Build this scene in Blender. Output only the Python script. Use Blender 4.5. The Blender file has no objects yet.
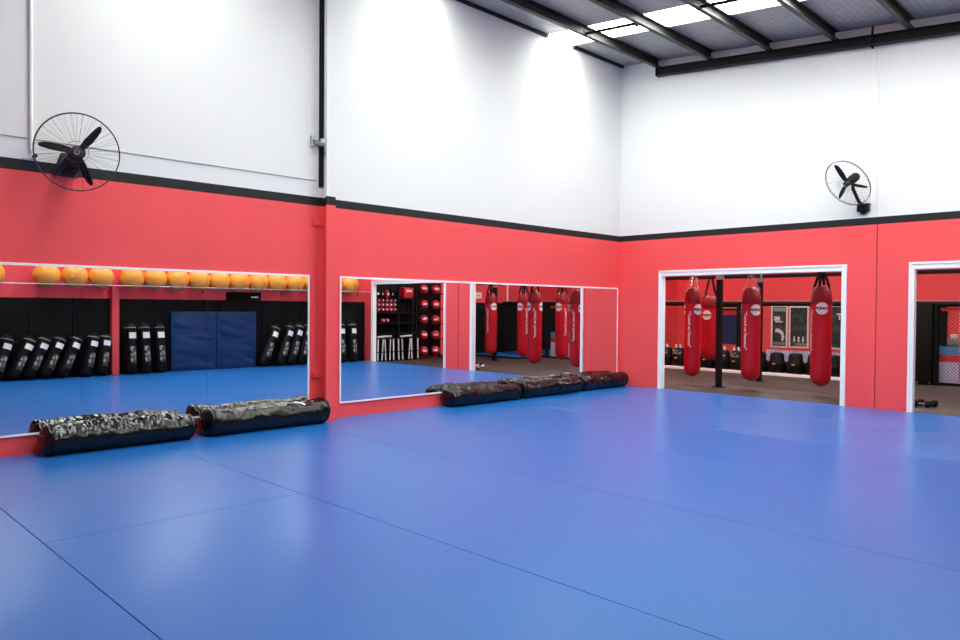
import bpy, bmesh, math, random
from mathutils import Vector, Matrix, noise
random.seed(7)
SC = bpy.context.scene
COL = SC.collection
PI = math.pi

# ------------------------------------------------------------------ helpers
def tag(o, label=None, cat=None, group=None, kind=None):
    if label: o['label'] = label
    if cat: o['category'] = cat
    if group: o['group'] = group
    if kind: o['kind'] = kind
    return o

def thing(name, label, cat, loc=(0, 0, 0), rot=(0, 0, 0), group=None):
    o = bpy.data.objects.new(name, None)
    o.empty_display_size = .2
    COL.objects.link(o)
    o.location = loc
    o.rotation_euler = rot
    return tag(o, label, cat, group)

class MB:
    def __init__(self):
        self.bm = bmesh.new()
        self.mi = 0
    def _face(self, vs):
        try:
            f = self.bm.faces.new(vs)
            f.material_index = self.mi
            return f
        except ValueError:
            return None
    def box(self, a, b, bev=0.0, M=None, seg=2):
        x0, y0, z0 = a; x1, y1, z1 = b
        t = bmesh.new()
        bmesh.ops.create_cube(t, size=1.0)
        for v in t.verts:
            v.co = Vector(((x0 + x1) / 2 + v.co.x * abs(x1 - x0), (y0 + y1) / 2 + v.co.y * abs(y1 - y0), (z0 + z1) / 2 + v.co.z * abs(z1 - z0)))
        if bev > 0:
            bmesh.ops.bevel(t, geom=list(t.edges), offset=bev, segments=seg, affect='EDGES', profile=.5)
        self.merge(t, M)
        return self
    def merge(self, t, M=None):
        mp = {}
        for v in t.verts:
            mp[v] = self.bm.verts.new(M @ v.co if M else v.co)
        for f in t.faces:
            self._face([mp[v] for v in f.verts])
        t.free()
    def tube(self, pts, r, seg=8, cap=True):
        pts = [Vector(p) for p in pts]
        n = len(pts)
        rs = r if isinstance(r, (list, tuple)) else [r] * n
        rings = []
        prev = None
        for i, p in enumerate(pts):
            d = (pts[min(i + 1, n - 1)] - pts[max(i - 1, 0)])
            if d.length < 1e-9: d = Vector((0, 0, 1))
            d.normalize()
            if prev is None:
                up = Vector((0, 0, 1)) if abs(d.z) < .9 else Vector((1, 0, 0))
                s = d.cross(up).normalized()
            else:
                s = (prev - d * prev.dot(d))
                if s.length < 1e-6: s = d.orthogonal()
                s.normalize()
            prev = s
            t = d.cross(s)
            rings.append([self.bm.verts.new(p + (s * math.cos(2 * PI * k / seg) + t * math.sin(2 * PI * k / seg)) * rs[i]) for k in range(seg)])
        for i in range(n - 1):
            for k in range(seg):
                self._face([rings[i][k], rings[i][(k + 1) % seg], rings[i + 1][(k + 1) % seg], rings[i + 1][k]])
        if cap:
            self._face(rings[0][::-1]); self._face(rings[-1])
        return self
    def ring(self, c, R, r, axis=2, seg=48, rs=6, M=None):
        rings = []
        for i in range(seg):
            a = 2 * PI * i / seg
            row = []
            for k in range(rs):
                b = 2 * PI * k / rs
                q = [math.cos(a) * (R + r * math.cos(b)), math.sin(a) * (R + r * math.cos(b)), r * math.sin(b)]
                if axis == 0: q = [q[2], q[0], q[1]]
                if axis == 1: q = [q[0], q[2], q[1]]
                p = Vector(c) + Vector(q)
                row.append(self.bm.verts.new(M @ p if M else p))
            rings.append(row)
        for i in range(seg):
            for k in range(rs):
                self._face([rings[i][k], rings[(i + 1) % seg][k], rings[(i + 1) % seg][(k + 1) % rs], rings[i][(k + 1) % rs]])
        return self
    def lathe(self, prof, seg=32, c=(0, 0), M=None, fn=None):
        # prof: list of (radius, z); fn(a, t, r, z) -> (r, z)
        rings = []
        n = len(prof)
        for i, (r, z) in enumerate(prof):
            if r < 1e-5:
                p = Vector((c[0], c[1], z)); rings.append([self.bm.verts.new(M @ p if M else p)]); continue
            row = []
            for k in range(seg):
                a = 2 * PI * k / seg
                rr, zz = fn(a, i / (n - 1), r, z) if fn else (r, z)
                p = Vector((c[0] + math.cos(a) * rr, c[1] + math.sin(a) * rr, zz))
                row.append(self.bm.verts.new(M @ p if M else p))
            rings.append(row)
        for i in range(n - 1):
            A, B = rings[i], rings[i + 1]
            if len(A) == 1 and len(B) == 1: continue
            for k in range(seg):
                k2 = (k + 1) % seg
                if len(A) == 1: self._face([A[0], B[k2], B[k]])
                elif len(B) == 1: self._face([A[k], A[k2], B[0]])
                else: self._face([A[k], A[k2], B[k2], B[k]])
        return self
    def poly(self, pts, th=None, M=None):
        # extruded polygon: pts 3d, th = vector
        vs = [Vector(p) for p in pts]
        lo = [self.bm.verts.new(M @ v if M else v) for v in vs]
        if th is None:
            self._face(lo); return self
        hi = [self.bm.verts.new(M @ (v + Vector(th)) if M else v + Vector(th)) for v in vs]
        n = len(vs)
        self._face(lo[::-1]); self._face(hi)
        for i in range(n):
            self._face([lo[i], lo[(i + 1) % n], hi[(i + 1) % n], hi[i]])
        return self
    def build(self, name, mats, parent=None, smooth=None, kind=None, norm=True):
        if norm: bmesh.ops.recalc_face_normals(self.bm, faces=list(self.bm.faces))
        me = bpy.data.meshes.new(name)
        self.bm.to_mesh(me); self.bm.free()
        for m in (mats if isinstance(mats, (list, tuple)) else [mats]):
            me.materials.append(m)
        if smooth is not None:
            me.polygons.foreach_set('use_smooth', [True] * len(me.polygons))
            if smooth < 179:
                me.set_sharp_from_angle(angle=math.radians(smooth))
        o = bpy.data.objects.new(name, me)
        COL.objects.link(o)
        if parent: o.parent = parent
        if kind: o['kind'] = kind
        return o

def kids(o):
    return [c for c in bpy.data.objects if c.parent == o]
def dup(o, parent=None, top=True):
    c = o.copy(); COL.objects.link(c)
    if parent: c.parent = parent
    for ch in kids(o):
        dup(ch, c, False)
    return c

# ------------------------------------------------------------------ materials
MATS = {}
def nodes(name):
    m = bpy.data.materials.new(name); m.use_nodes = True
    nt = m.node_tree
    b = nt.nodes['Principled BSDF']
    return m, nt, b
def N(nt, t, **kw):
    n = nt.nodes.new(t)
    for k, v in kw.items(): setattr(n, k, v)
    return n
def pm(name, col, rough=.5, metal=0.0, spec=.5, var=.06, vscale=6.0, bump=0.0, bscale=40.0, bdist=.01, coat=0.0):
    m, nt, b = nodes(name)
    tc = N(nt, 'ShaderNodeTexCoord')
    nz = N(nt, 'ShaderNodeTexNoise'); nz.inputs['Scale'].default_value = vscale; nz.inputs['Detail'].default_value = 4
    nt.links.new(tc.outputs['Object'], nz.inputs['Vector'])
    mx = N(nt, 'ShaderNodeMix', data_type='RGBA')
    mx.inputs[6].default_value = (*[c * (1 - var) for c in col], 1)
    mx.inputs[7].default_value = (*[min(1, c * (1 + var)) for c in col], 1)
    nt.links.new(nz.outputs['Fac'], mx.inputs[0])
    nt.links.new(mx.outputs[2], b.inputs['Base Color'])
    b.inputs['Roughness'].default_value = rough
    b.inputs['Metallic'].default_value = metal
    b.inputs['Specular IOR Level'].default_value = spec
    b.inputs['Coat Weight'].default_value = coat
    if bump > 0:
        n2 = N(nt, 'ShaderNodeTexNoise'); n2.inputs['Scale'].default_value = bscale; n2.inputs['Detail'].default_value = 3
        nt.links.new(tc.outputs['Object'], n2.inputs['Vector'])
        bp = N(nt, 'ShaderNodeBump'); bp.inputs['Strength'].default_value = bump; bp.inputs['Distance'].default_value = bdist
        nt.links.new(n2.outputs['Fac'], bp.inputs['Height'])
        nt.links.new(bp.outputs['Normal'], b.inputs['Normal'])
    MATS[name] = m
    return m

RED = (.88, .088, .096)
WHITE = (.76, .76, .76)
BLACKP = (.012, .013, .014)
def paint_wall(name, stripe=True, lo=3.012, hi=3.131, red=RED):
    """painted concrete: red dado, black painted line, white above (by height)"""
    m, nt, b = nodes(name)
    g = N(nt, 'ShaderNodeNewGeometry')
    sp = N(nt, 'ShaderNodeSeparateXYZ'); nt.links.new(g.outputs['Position'], sp.inputs[0])
    nz = N(nt, 'ShaderNodeTexNoise'); nz.inputs['Scale'].default_value = 1.3; nz.inputs['Detail'].default_value = 5
    nt.links.new(g.outputs['Position'], nz.inputs['Vector'])
    def step(v):
        n = N(nt, 'ShaderNodeMath', operation='GREATER_THAN'); n.inputs[1].default_value = v
        nt.links.new(sp.outputs['Z'], n.inputs[0]); return n
    m0 = N(nt, 'ShaderNodeMix', data_type='RGBA')
    m0.inputs[6].default_value = (*[c * .93 for c in red], 1); m0.inputs[7].default_value = (*[min(1, c * 1.07) for c in red], 1)
    nt.links.new(nz.outputs['Fac'], m0.inputs[0])
    m1 = N(nt, 'ShaderNodeMix', data_type='RGBA'); m1.inputs[7].default_value = (*BLACKP, 1)
    nt.links.new(step(lo).outputs[0], m1.inputs[0]); nt.links.new(m0.outputs[2], m1.inputs[6])
    m2 = N(nt, 'ShaderNodeMix', data_type='RGBA'); m2.inputs[7].default_value = (*WHITE, 1)
    nt.links.new(step(hi).outputs[0], m2.inputs[0]); nt.links.new(m1.outputs[2], m2.inputs[6])
    nt.links.new((m2 if stripe else m0).outputs[2], b.inputs['Base Color'])
    b.inputs['Roughness'].default_value = .62
    b.inputs['Specular IOR Level'].default_value = .3
    n2 = N(nt, 'ShaderNodeTexNoise'); n2.inputs['Scale'].default_value = 55; n2.inputs['Detail'].default_value = 4
    nt.links.new(g.outputs['Position'], n2.inputs['Vector'])
    bp = N(nt, 'ShaderNodeBump'); bp.inputs['Strength'].default_value = .18; bp.inputs['Distance'].default_value = .006
    nt.links.new(n2.outputs['Fac'], bp.inputs['Height']); nt.links.new(bp.outputs['Normal'], b.inputs['Normal'])
    MATS[name] = m
    return m

def emit(name, col, s):
    m, nt, b = nodes(name)
    b.inputs['Base Color'].default_value = (.8, .8, .8, 1)
    b.inputs['Emission Color'].default_value = (*col, 1)
    b.inputs['Emission Strength'].default_value = s
    MATS[name] = m
    return m

SKY_S = 17.5
wall_m = paint_wall('painted_wall')
gymwall_m = paint_wall('gym_wall', stripe=False)
white_m = pm('white_paint', (.90, .90, .90), .4, var=.02)
banner_r = pm('banner_red', (.80, .06, .07), .5)
black_m = pm('black_vinyl', (.003, .003, .003), .5, spec=.15, bump=.25, bscale=18, bdist=.01)
pad_m = pm('black_pad', (.005, .0055, .0055), .75, spec=.12, bump=.2, bscale=9, bdist=.02)
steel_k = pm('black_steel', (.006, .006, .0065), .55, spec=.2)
dark_m = pm('dark_steel', (.025, .025, .025), .5, spec=.4)
guard_m = pm('grey_wire', (.055, .055, .055), .55, spec=.3)
galv_m = pm('galvanised', (.42, .42, .42), .38, metal=.7)
chrome_m = pm('chrome', (.7, .7, .7), .2, metal=1.0)
redv_m = pm('red_vinyl', (.48, .006, .018), .33, spec=.5, bump=.12, bscale=25, bdist=.006)
redc_m = pm('red_collar', (.26, .004, .012), .5, bump=.3, bscale=60, bdist=.006)
logo_w = pm('logo_white', (.82, .82, .82), .5, var=.02)
logo_k = pm('logo_black', (.01, .01, .012), .5)
ball_m = pm('orange_rubber', (1.0, .36, .042), .36, var=.12, vscale=2.5)
lav_m = pm('lavender_vinyl', (.66, .67, .92), .5, var=.05)
blue2_m = pm('light_blue_vinyl', (.10, .38, .75), .5)
navy_m = pm('navy_vinyl', (.007, .033, .115), .5, spec=.25, bump=.25, bscale=4, bdist=.04)
rubber_m = pm('ball_rubber', (.62, .02, .045), .35)
gold_m = pm('gold_print', (.55, .38, .10), .5)
foam_m = pm('grey_vinyl', (.25, .26, .25), .6)
skyl = emit('skylight_sheet', (.955, 1.0, .915), SKY_S)
gyml = emit('unseen_gym_lamp', (1, .98, .93), 95.0)
lampframe_m = pm('lamp_frame', (.7, .7, .7), .5)

def mirror_mat():
    m, nt, b = nodes('mirror_silver')
    b.inputs['Base Color'].default_value = (.90, .91, .92, 1)
    b.inputs['Metallic'].default_value = 1
    b.inputs['Roughness'].default_value = 0.0
    return m
mirror_m = mirror_mat()

def mat_floor():
    m, nt, b = nodes('blue_mat')
    g = N(nt, 'ShaderNodeNewGeometry')
    nz = N(nt, 'ShaderNodeTexNoise'); nz.inputs['Scale'].default_value = .9; nz.inputs['Detail'].default_value = 6
    nt.links.new(g.outputs['Position'], nz.inputs['Vector'])
    mx = N(nt, 'ShaderNodeMix', data_type='RGBA')
    mx.inputs[6].default_value = (.013, .130, .450, 1); mx.inputs[7].default_value = (.017, .148, .500, 1)
    nt.links.new(nz.outputs['Fac'], mx.inputs[0]); nt.links.new(mx.outputs[2], b.inputs['Base Color'])
    b.inputs['Roughness'].default_value = .28
    b.inputs['Specular IOR Level'].default_value = .30
    mp = N(nt, 'ShaderNodeMapping'); mp.inputs['Scale'].default_value = (1.2, 26, 1)
    nt.links.new(g.outputs['Position'], mp.inputs['Vector'])
    n2 = N(nt, 'ShaderNodeTexNoise'); n2.inputs['Scale'].default_value = 1.0; n2.inputs['Detail'].default_value = 5
    nt.links.new(mp.outputs[0], n2.inputs['Vector'])
    bp = N(nt, 'ShaderNodeBump'); bp.inputs['Strength'].default_value = .22; bp.inputs['Distance'].default_value = .006
    nt.links.new(n2.outputs['Fac'], bp.inputs['Height']); nt.links.new(bp.outputs['Normal'], b.inputs['Normal'])
    return m
mat_m = mat_floor()

def gym_floor():
    m, nt, b = nodes('rubber_floor')
    g = N(nt, 'ShaderNodeNewGeometry')
    mp = N(nt, 'ShaderNodeMapping'); mp.inputs['Scale'].default_value = (7, .6, 1)
    nt.links.new(g.outputs['Position'], mp.inputs['Vector'])
    nz = N(nt, 'ShaderNodeTexNoise'); nz.inputs['Scale'].default_value = 1.0; nz.inputs['Detail'].default_value = 7
    nt.links.new(mp.outputs[0], nz.inputs['Vector'])
    r = N(nt, 'ShaderNodeValToRGB')
    r.color_ramp.elements[0].position = .35; r.color_ramp.elements[0].color = (.016, .014, .012, 1)
    r.color_ramp.elements[1].position = .68; r.color_ramp.elements[1].color = (.066, .056, .046, 1)
    nt.links.new(nz.outputs['Fac'], r.inputs[0]); nt.links.new(r.outputs[0], b.inputs['Base Color'])
    b.inputs['Roughness'].default_value = .55
    return m
gymfloor_m = gym_floor()

def foil_mat():
    m, nt, b = nodes('foil_insulation')
    g = N(nt, 'ShaderNodeNewGeometry')
    br = N(nt, 'ShaderNodeTexBrick')
    br.inputs['Color1'].default_value = (.34, .34, .34, 1); br.inputs['Color2'].default_value = (.40, .40, .40, 1)
    br.inputs['Mortar'].default_value = (.16, .16, .16, 1); br.inputs['Scale'].default_value = 5.0
    br.inputs['Brick Width'].default_value = .5; br.inputs['Row Height'].default_value = .5
    br.inputs['Mortar Size'].default_value = .02; br.offset = 0
    nt.links.new(g.outputs['Position'], br.inputs['Vector'])
    nz = N(nt, 'ShaderNodeTexNoise'); nz.inputs['Scale'].default_value = 9; nz.inputs['Detail'].default_value = 5
    nt.links.new(g.outputs['Position'], nz.inputs['Vector'])
    nt.links.new(br.outputs['Color'], b.inputs['Base Color'])
    b.inputs['Roughness'].default_value = .5
    b.inputs['Metallic'].default_value = .25
    bp = N(nt, 'ShaderNodeBump'); bp.inputs['Strength'].default_value = .5; bp.inputs['Distance'].default_value = .03
    nt.links.new(nz.outputs['Fac'], bp.inputs['Height']); nt.links.new(bp.outputs['Normal'], b.inputs['Normal'])
    return m
foil_m = foil_mat()

def glossy_bag():
    """creased shiny black vinyl for the bags lying on the mats"""
    m, nt, b = nodes('creased_black_vinyl')
    tc = N(nt, 'ShaderNodeTexCoord')
    b.inputs['Base Color'].default_value = (.002, .002, .002, 1)
    b.inputs['Roughness'].default_value = .21
    b.inputs['Specular IOR Level'].default_value = .45
    mp = N(nt, 'ShaderNodeMapping'); mp.inputs['Scale'].default_value = (2.0, 1.5, 1.5)
    nt.links.new(tc.outputs['Object'], mp.inputs['Vector'])
    n2 = N(nt, 'ShaderNodeTexNoise'); n2.inputs['Scale'].default_value = 2.2; n2.inputs['Detail'].default_value = 2.2; n2.inputs['Distortion'].default_value = 1.0
    nt.links.new(mp.outputs[0], n2.inputs['Vector'])
    bp = N(nt, 'ShaderNodeBump'); bp.inputs['Strength'].default_value = .55; bp.inputs['Distance'].default_value = .06
    nt.links.new(n2.outputs['Fac'], bp.inputs['Height']); nt.links.new(bp.outputs['Normal'], b.inputs['Normal'])
    return m
lying_m = glossy_bag()

def speckle(name, a, c, scale, thr):
    m, nt, b = nodes(name)
    tc = N(nt, 'ShaderNodeTexCoord')
    nz = N(nt, 'ShaderNodeTexNoise'); nz.inputs['Scale'].default_value = scale; nz.inputs['Detail'].default_value = 2
    nt.links.new(tc.outputs['Object'], nz.inputs['Vector'])
    r = N(nt, 'ShaderNodeValToRGB'); r.color_ramp.interpolation = 'CONSTANT'
    r.color_ramp.elements[0].color = (*a, 1)
    r.color_ramp.elements[1].position = thr; r.color_ramp.elements[1].color = (*c, 1)
    nt.links.new(nz.outputs['Fac'], r.inputs[0]); nt.links.new(r.outputs[0], b.inputs['Base Color'])
    b.inputs['Roughness'].default_value = .5
    return m
print_m = speckle('worn_print', (.015, .015, .015), (.30, .30, .30), 20, .52)
poster_k = speckle('poster_ink', (.012, .022, .020), (.02, .08, .07), 6, .52)

# ------------------------------------------------------------------ camera
YAW, PIT, ROL = math.radians(45.144), math.radians(-.9496), math.radians(.4485)
fh = Vector((math.cos(YAW), math.sin(YAW), 0)); r0 = Vector((math.sin(YAW), -math.cos(YAW), 0)); up = Vector((0, 0, 1))
F = fh * math.cos(PIT) + up * math.sin(PIT); U = -fh * math.sin(PIT) + up * math.cos(PIT)
c, s = math.cos(ROL), math.sin(ROL)
X = r0 * c + U * s; Y = U * c - r0 * s
cam = bpy.data.cameras.new('camera'); cam.lens = 734.967 / 960 * 36; cam.sensor_width = 36; cam.clip_start = .02
co = bpy.data.objects.new('camera', cam); COL.objects.link(co)
Mx = Matrix((X, Y, -F)).transposed().to_4x4(); Mx.translation = Vector((-13.040, -8.940, 1.6))
co.matrix_world = Mx
SC.camera = co

# ------------------------------------------------------------------ room shell
W = 9.084; XL = -16.0; TH = .10
Z0 = 6.70; SL = .092
def roof(y): return Z0 + SL * y
J1, J2, J3, J4 = -.9565, -4.541, -5.468, -8.728
DT = 2.374; FW = .11

# wall with mirrors (y = 0)
b = MB(); b.box((XL - .2, 0, -.05), (0, .2, Z0 - .02)); b.build('wall_left', wall_m, kind='structure')
# doorway wall (x = 0)
b = MB()
def wseg(y0, y1, z0, z1=None):
    za, zb = (z1 if z1 is not None else roof(y0) - .01), (z1 if z1 is not None else roof(y1) - .01)
    pts = [(0, y0, z0), (0, y1, z0), (0, y1, zb), (0, y0, za)]
    b.poly(pts, (TH, 0, 0))
wseg(.2, J1 - .05, -.05); wseg(J1 - .05, J2 + .05, DT - .05); wseg(J2 + .05, J3 - .05, -.05)
wseg(J3 - .05, J4 + .05, DT - .05); wseg(J4 + .05, -W - .3, -.05)
b.build('wall_right', wall_m, kind='structure')
# wall behind the camera with pads (y = -W), and left end wall
b = MB(); b.box((XL - .2, -W - .2, -.05), (0, -W, roof(-W) - .01)); b.build('wall_back', wall_m, kind='structure')
b = MB(); b.poly([(XL - .2, -W, -.05), (XL - .2, 0, -.05), (XL - .2, 0, Z0 - .01), (XL - .2, -W, roof(-W) - .01)], (.2, 0, 0)); b.build('wall_end', wall_m, kind='structure')
# thin joint line in the pier between the doorways (dark sealant)
b = MB(); b.box((-.004, -5.0, 0), (.002, -4.988, 3.01)); b.build('trim_joint', pm('joint_red', (.30, .012, .02), .7), kind='structure')
# concrete slab under everything
b = MB(); b.box((XL - .2, -W - .2, -.25), (.0, .2, -.032)); b.build('floor', pm('slab', (.2, .2, .2), .8), kind='structure')

# white door casings
def casing(n, ya, yb):
    b = MB()
    x0, x1, w = -.02, .105, .083
    b.box((x0, ya - w, -.032), (x1, ya, DT), .004)
    b.box((x0, yb, -.032), (x1, yb + w, DT), .004)
    b.box((x0, yb + w, DT - FW), (x1, ya - w, DT), .004)
    b2 = MB()
    o = b.build('door_%d' % n, white_m, kind='structure')
    # raised bead round the outer edge
    b2.box((-.032, ya - .035, -.0), (-.021, ya - .002, DT - .002), .003)
    b2.box((-.032, yb + .002, -.0), (-.021, yb + .035, DT - .002), .003)
    b2.box((-.032, yb + .035, DT - .035), (-.021, ya - .035, DT - .002), .003)
    b2.build('door_bead', white_m, parent=o)
casing(1, J1, J2); casing(2, J3, J4)

# roof: foil blanket with translucent skylight sheets
SKYX = [(-10.0, -9.2), (-6.1, -5.3), (-2.45, -1.68)]
xs = [XL - .2] + [v for p in SKYX for v in p] + [0.15]
b = MB()
for i in range(0, len(xs), 2):
    b.poly([(xs[i], .2, roof(.2)), (xs[i + 1], .2, roof(.2)), (xs[i + 1], -W - .3, roof(-W - .3)), (xs[i], -W - .3, roof(-W - .3))], (0, 0, .06))
b.build('ceiling', foil_m, kind='structure')
for i, (xa, xb) in enumerate(SKYX):
    b = MB()
    b.poly([(xa, .2, roof(.2) + .03), (xb, .2, roof(.2) + .03), (xb, -W - .3, roof(-W - .3) + .03), (xa, -W - .3, roof(-W - .3) + .03)], (0, 0, .03))
    b.build('window_%d' % (i + 1), skyl, kind='structure')
# dark eave angle on top of the mirror wall
b = MB()
ex = [XL] + [v for p in SKYX for v in p] + [0]
for i in range(0, len(ex), 2):
    b.box((ex[i], -.06, Z0 - .05), (ex[i + 1], 0, Z0 - .008))
b.build('trim_eave', steel_k, kind='structure')

# purlins (C sections along x) and rafters
ORD = ['first', 'second', 'third', 'fourth', 'fifth', 'sixth', 'seventh']
for i, y in enumerate([-.89, -2.03, -3.17, -4.29, -5.42, -6.55]):
    zt = roof(y) - .004; zb = zt - .175
    b = MB()
    b.box((XL, y - .004, zb), (-.02, y + .004, zt))
    b.box((XL, y - .075, zb), (-.02, y - .004, zb + .008)); b.box((XL, y - .075, zt - .014), (-.02, y - .004, zt - .008))
    b.box((XL, y - .075, zb + .008), (-.02, y - .069, zb + .03))
    o = b.build('purlin', dark_m)
    tag(o, '%s dark steel roof purlin counting out from the mirror wall' % ORD[i], 'roof beam', 'roof purlins')
def ibeam_slope(x, y0, y1, name, label):
    b = MB(); w = .07; d0 = .185; d1 = .345; t = .012
    def slab(xa, xb, da, db):
        b.poly([(xa, y0, roof(y0) - da), (xa, y1, roof(y1) - da), (xa, y1, roof(y1) - db), (xa, y0, roof(y0) - db)], (xb - xa, 0, 0))
    slab(x - w, x + w, d0, d0 + t); slab(x - w, x + w, d1 - t, d1); slab(x - .006, x + .006, d0 + t, d1 - t)
    b.box((x - w, y0, roof(y0) - d1 - .01), (x + w, y0 + .012, roof(y0) - d0 + .02))
    tag(b.build(name, steel_k), label, 'roof beam')
ibeam_slope(-.09, -.92, -W + .02, 'rafter', 'black steel rafter running along the top of the doorway wall')
ibeam_slope(-7.29, -.02, -W + .02, 'rafter', 'black steel rafter high over the red and white column')
for i, (ya, yb, x) in enumerate([(-.9, -2.02, -2.50), (-3.18, -4.28, -2.62)]):
    b = MB(); dz = -.145
    b.tube([(x, ya - .01, roof(ya) + dz), (x, yb + .01, roof(yb) + dz)], .028)
    b.box((x - .03, ya - .035, roof(ya) + dz - .05), (x + .03, ya - .006, roof(ya) + dz + .05))
    b.box((x - .03, yb + .006, roof(yb) + dz - .05), (x + .03, yb + .035, roof(yb) + dz + .05))
    tag(b.build('bridging_rod', steel_k), ['thin black bridging rod under the skylight nearest the mirror wall', 'thin black bridging rod under the skylight further from the mirror wall'][i], 'rod')

# blue roll-out mats
edges = [0.0, -1.9, -3.85, -5.8, -7.75, -9.7, -11.65, -13.6, XL]
NM = ['blue floor mat strip along the doorway wall', 'second blue floor mat strip out from the doorway wall', 'third blue floor mat strip out from the doorway wall',
      'fourth blue floor mat strip out from the doorway wall', 'fifth blue floor mat strip out from the doorway wall', 'sixth blue floor mat strip, with a cross seam, in the left foreground',
      'seventh blue floor mat strip, in the bottom left corner of the photo', 'eighth blue floor mat strip, furthest from the doorway wall']
for i in range(8):
    b = MB()
    xa, xb = edges[i + 1] + .0025, edges[i] - .0025
    if i == 0: xb = 0.03
    if i == 5:
        b.box((xa, -3.416, -.032), (xb, -.002, 0), .003); b.box((xa, -W + .002, -.032), (xb, -3.419, 0), .003)
    else:
        b.box((xa, -W + .002, -.032), (xb, -.002, 0), .003)
    tag(b.build('floor_mat', mat_m), NM[i], 'floor mat', 'roll-out floor mats')

# ------------------------------------------------------------------ mirrors
MT, MBt = 2.038, .202
def mirror(x0, x1, label, left=False, right=False, tilt=0):
    t = thing('wall_mirror', label, 'mirror', ((x0 + x1) / 2, 0, MBt), group='wall mirrors')
    w = (x1 - x0) / 2; h = MT - MBt
    b = MB(); b.box((-w + .0008, -.016, .02), (w - .0008, -.008, h - .02)); b.build('glass', mirror_m, t)
    b = MB(); b.box((-w, -.022, h - .028), (w, -.001, h), .002); b.build('top_channel', white_m, t)
    b = MB(); b.box((-w, -.022, 0), (w, -.001, .024), .002); b.build('bottom_channel', white_m, t)
    if left:
        b = MB(); b.box((-w, -.022, .024), (-w + .024, -.001, h - .028), .002); b.build('edge_strip', white_m, t)
    if right:
        b = MB(); b.box((w - .024, -.022, .024), (w, -.001, h - .028), .002); b.build('edge_strip', white_m, t)
    return t
mirror(-13.35, -11.89, 'wall mirror panel furthest left along the mirror wall')
mirror(-11.89, -10.43, 'wall mirror panel at the left edge of the photo')
mirror(-10.43, -8.97, 'wall mirror panel behind the right part of the leftmost lying black bag')
mirror(-8.97, -7.51, 'wall mirror panel just left of the red column', right=True)
mirror(-7.01, -5.28, 'wall mirror panel just right of the red column', left=True)
mirror(-5.28, -3.55, 'second wall mirror panel right of the red column')
mirror(-3.55, -1.81, 'third wall mirror panel right of the red column')
mirror(-1.81, -.07, 'wall mirror panel nearest the room corner', right=True)

# ------------------------------------------------------------------ column
cx = -7.29
t = thing('steel_column', 'tall steel I column, red below and white above, between the two mirror runs', 'column', (cx, 0, 0))
b = MB(); b.box((-.075, -.21, 0), (.075, -.198, Z0 - .37)); b.build('front_flange', wall_m, t)
b = MB(); b.box((-.005, -.198, 0), (.005, -.014, Z0 - .37)); b.build('web', wall_m, t)
b = MB(); b.box((-.075, -.014, 0), (.075, -.002, Z0 - .37)); b.build('rear_flange', wall_m, t)
b = MB(); b.box((-.19, -.05, 3.86), (-.02, -.03, 3.92)); b.box((-.21, -.05, 3.82), (-.17, -.001, 3.97)); b.box((-.15, -.19, 3.865), (-.005, -.17, 3.915)); b.box((-.10, -.19, 3.83), (-.076, -.03, 3.865)); b.build('upper_bracket', galv_m, t)
b = MB(); b.box((.085, -.03, 3.80), (.12, -.001, 3.97)); b.build('side_bracket', white_m, t)
for z in (2.73, .60):
    b = MB(); b.box((-.17, -.035, z), (-.02, -.003, z + .09), .004)
    b.tube([(-.13, -.036, z + .045), (-.13, -.05, z + .045)], .012)
    b.tube([(-.06, -.036, z + .045), (-.06, -.05, z + .045)], .012)
    b.build('wall_cleat', wall_m, t)
b = MB(); b.box((.02, -.035, .60), (.125, -.003, .69), .004); b.build('wall_cleat', wall_m, t)
b = MB(); b.box((-.08, -.03, 3.27), (-.006, -.0145, Z0 - .38)); o = b.build('recess_shade_strip', steel_k, t); o['label'] = 'black strip standing for shade in the column recess'  # black strip stands in for the shadow inside the web recess

# conduits and cables
t = thing('conduit', 'thin white vertical conduit on the left upper wall above the big fan', 'pipe', (-10.905, 0, 3.2))
b = MB(); b.tube([(0, -.022, 0.02), (0, -.022, 3.4)], .018); b.build('pipe', white_m, t, smooth=40)
b = MB(); b.box((-.08, -.02, -.075), (.04, -.001, -.05), .005); b.build('power_box', pm('pale_blue_plastic', (.35, .45, .6), .5), t)
b = MB(); b.tube([(.035, -.001, -.02), (.035, -.045, -.02)], .02, 12); b.build('plug', steel_k, t)
b = MB(); b.tube([(XL, -.007, 3.36), (-7.40, -.007, 3.36)], .006); tag(b.build('cable', pm('cable_grey', (.45, .45, .45), .6)), 'thin grey cable strung level along the left white wall behind the fan', 'cable')
t = thing('power_cord', 'white cord dropping from the rafter to the small fan on the right', 'cable', (0, -4.9, 0))
b = MB(); b.tube([(-.012, 0, 3.35), (-.012, 0, 5.8), (-.02, .01, 5.9)], .012); b.build('cord', white_m, t)
b = MB(); b.tube([(-.02, .01, 5.88), (-.17, .02, 5.93), (-.175, -.02, 6.05), (-.175, -.03, 6.18)], .018); b.build('drop_lead', steel_k, t)
b = MB(); b.tube([(-.008, -4.985, 3.14), (-.008, -4.985, 5.92)], .006); tag(b.build('cable', logo_w), 'very thin pale cable beside the white cord on the right wall', 'cable')

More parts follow.
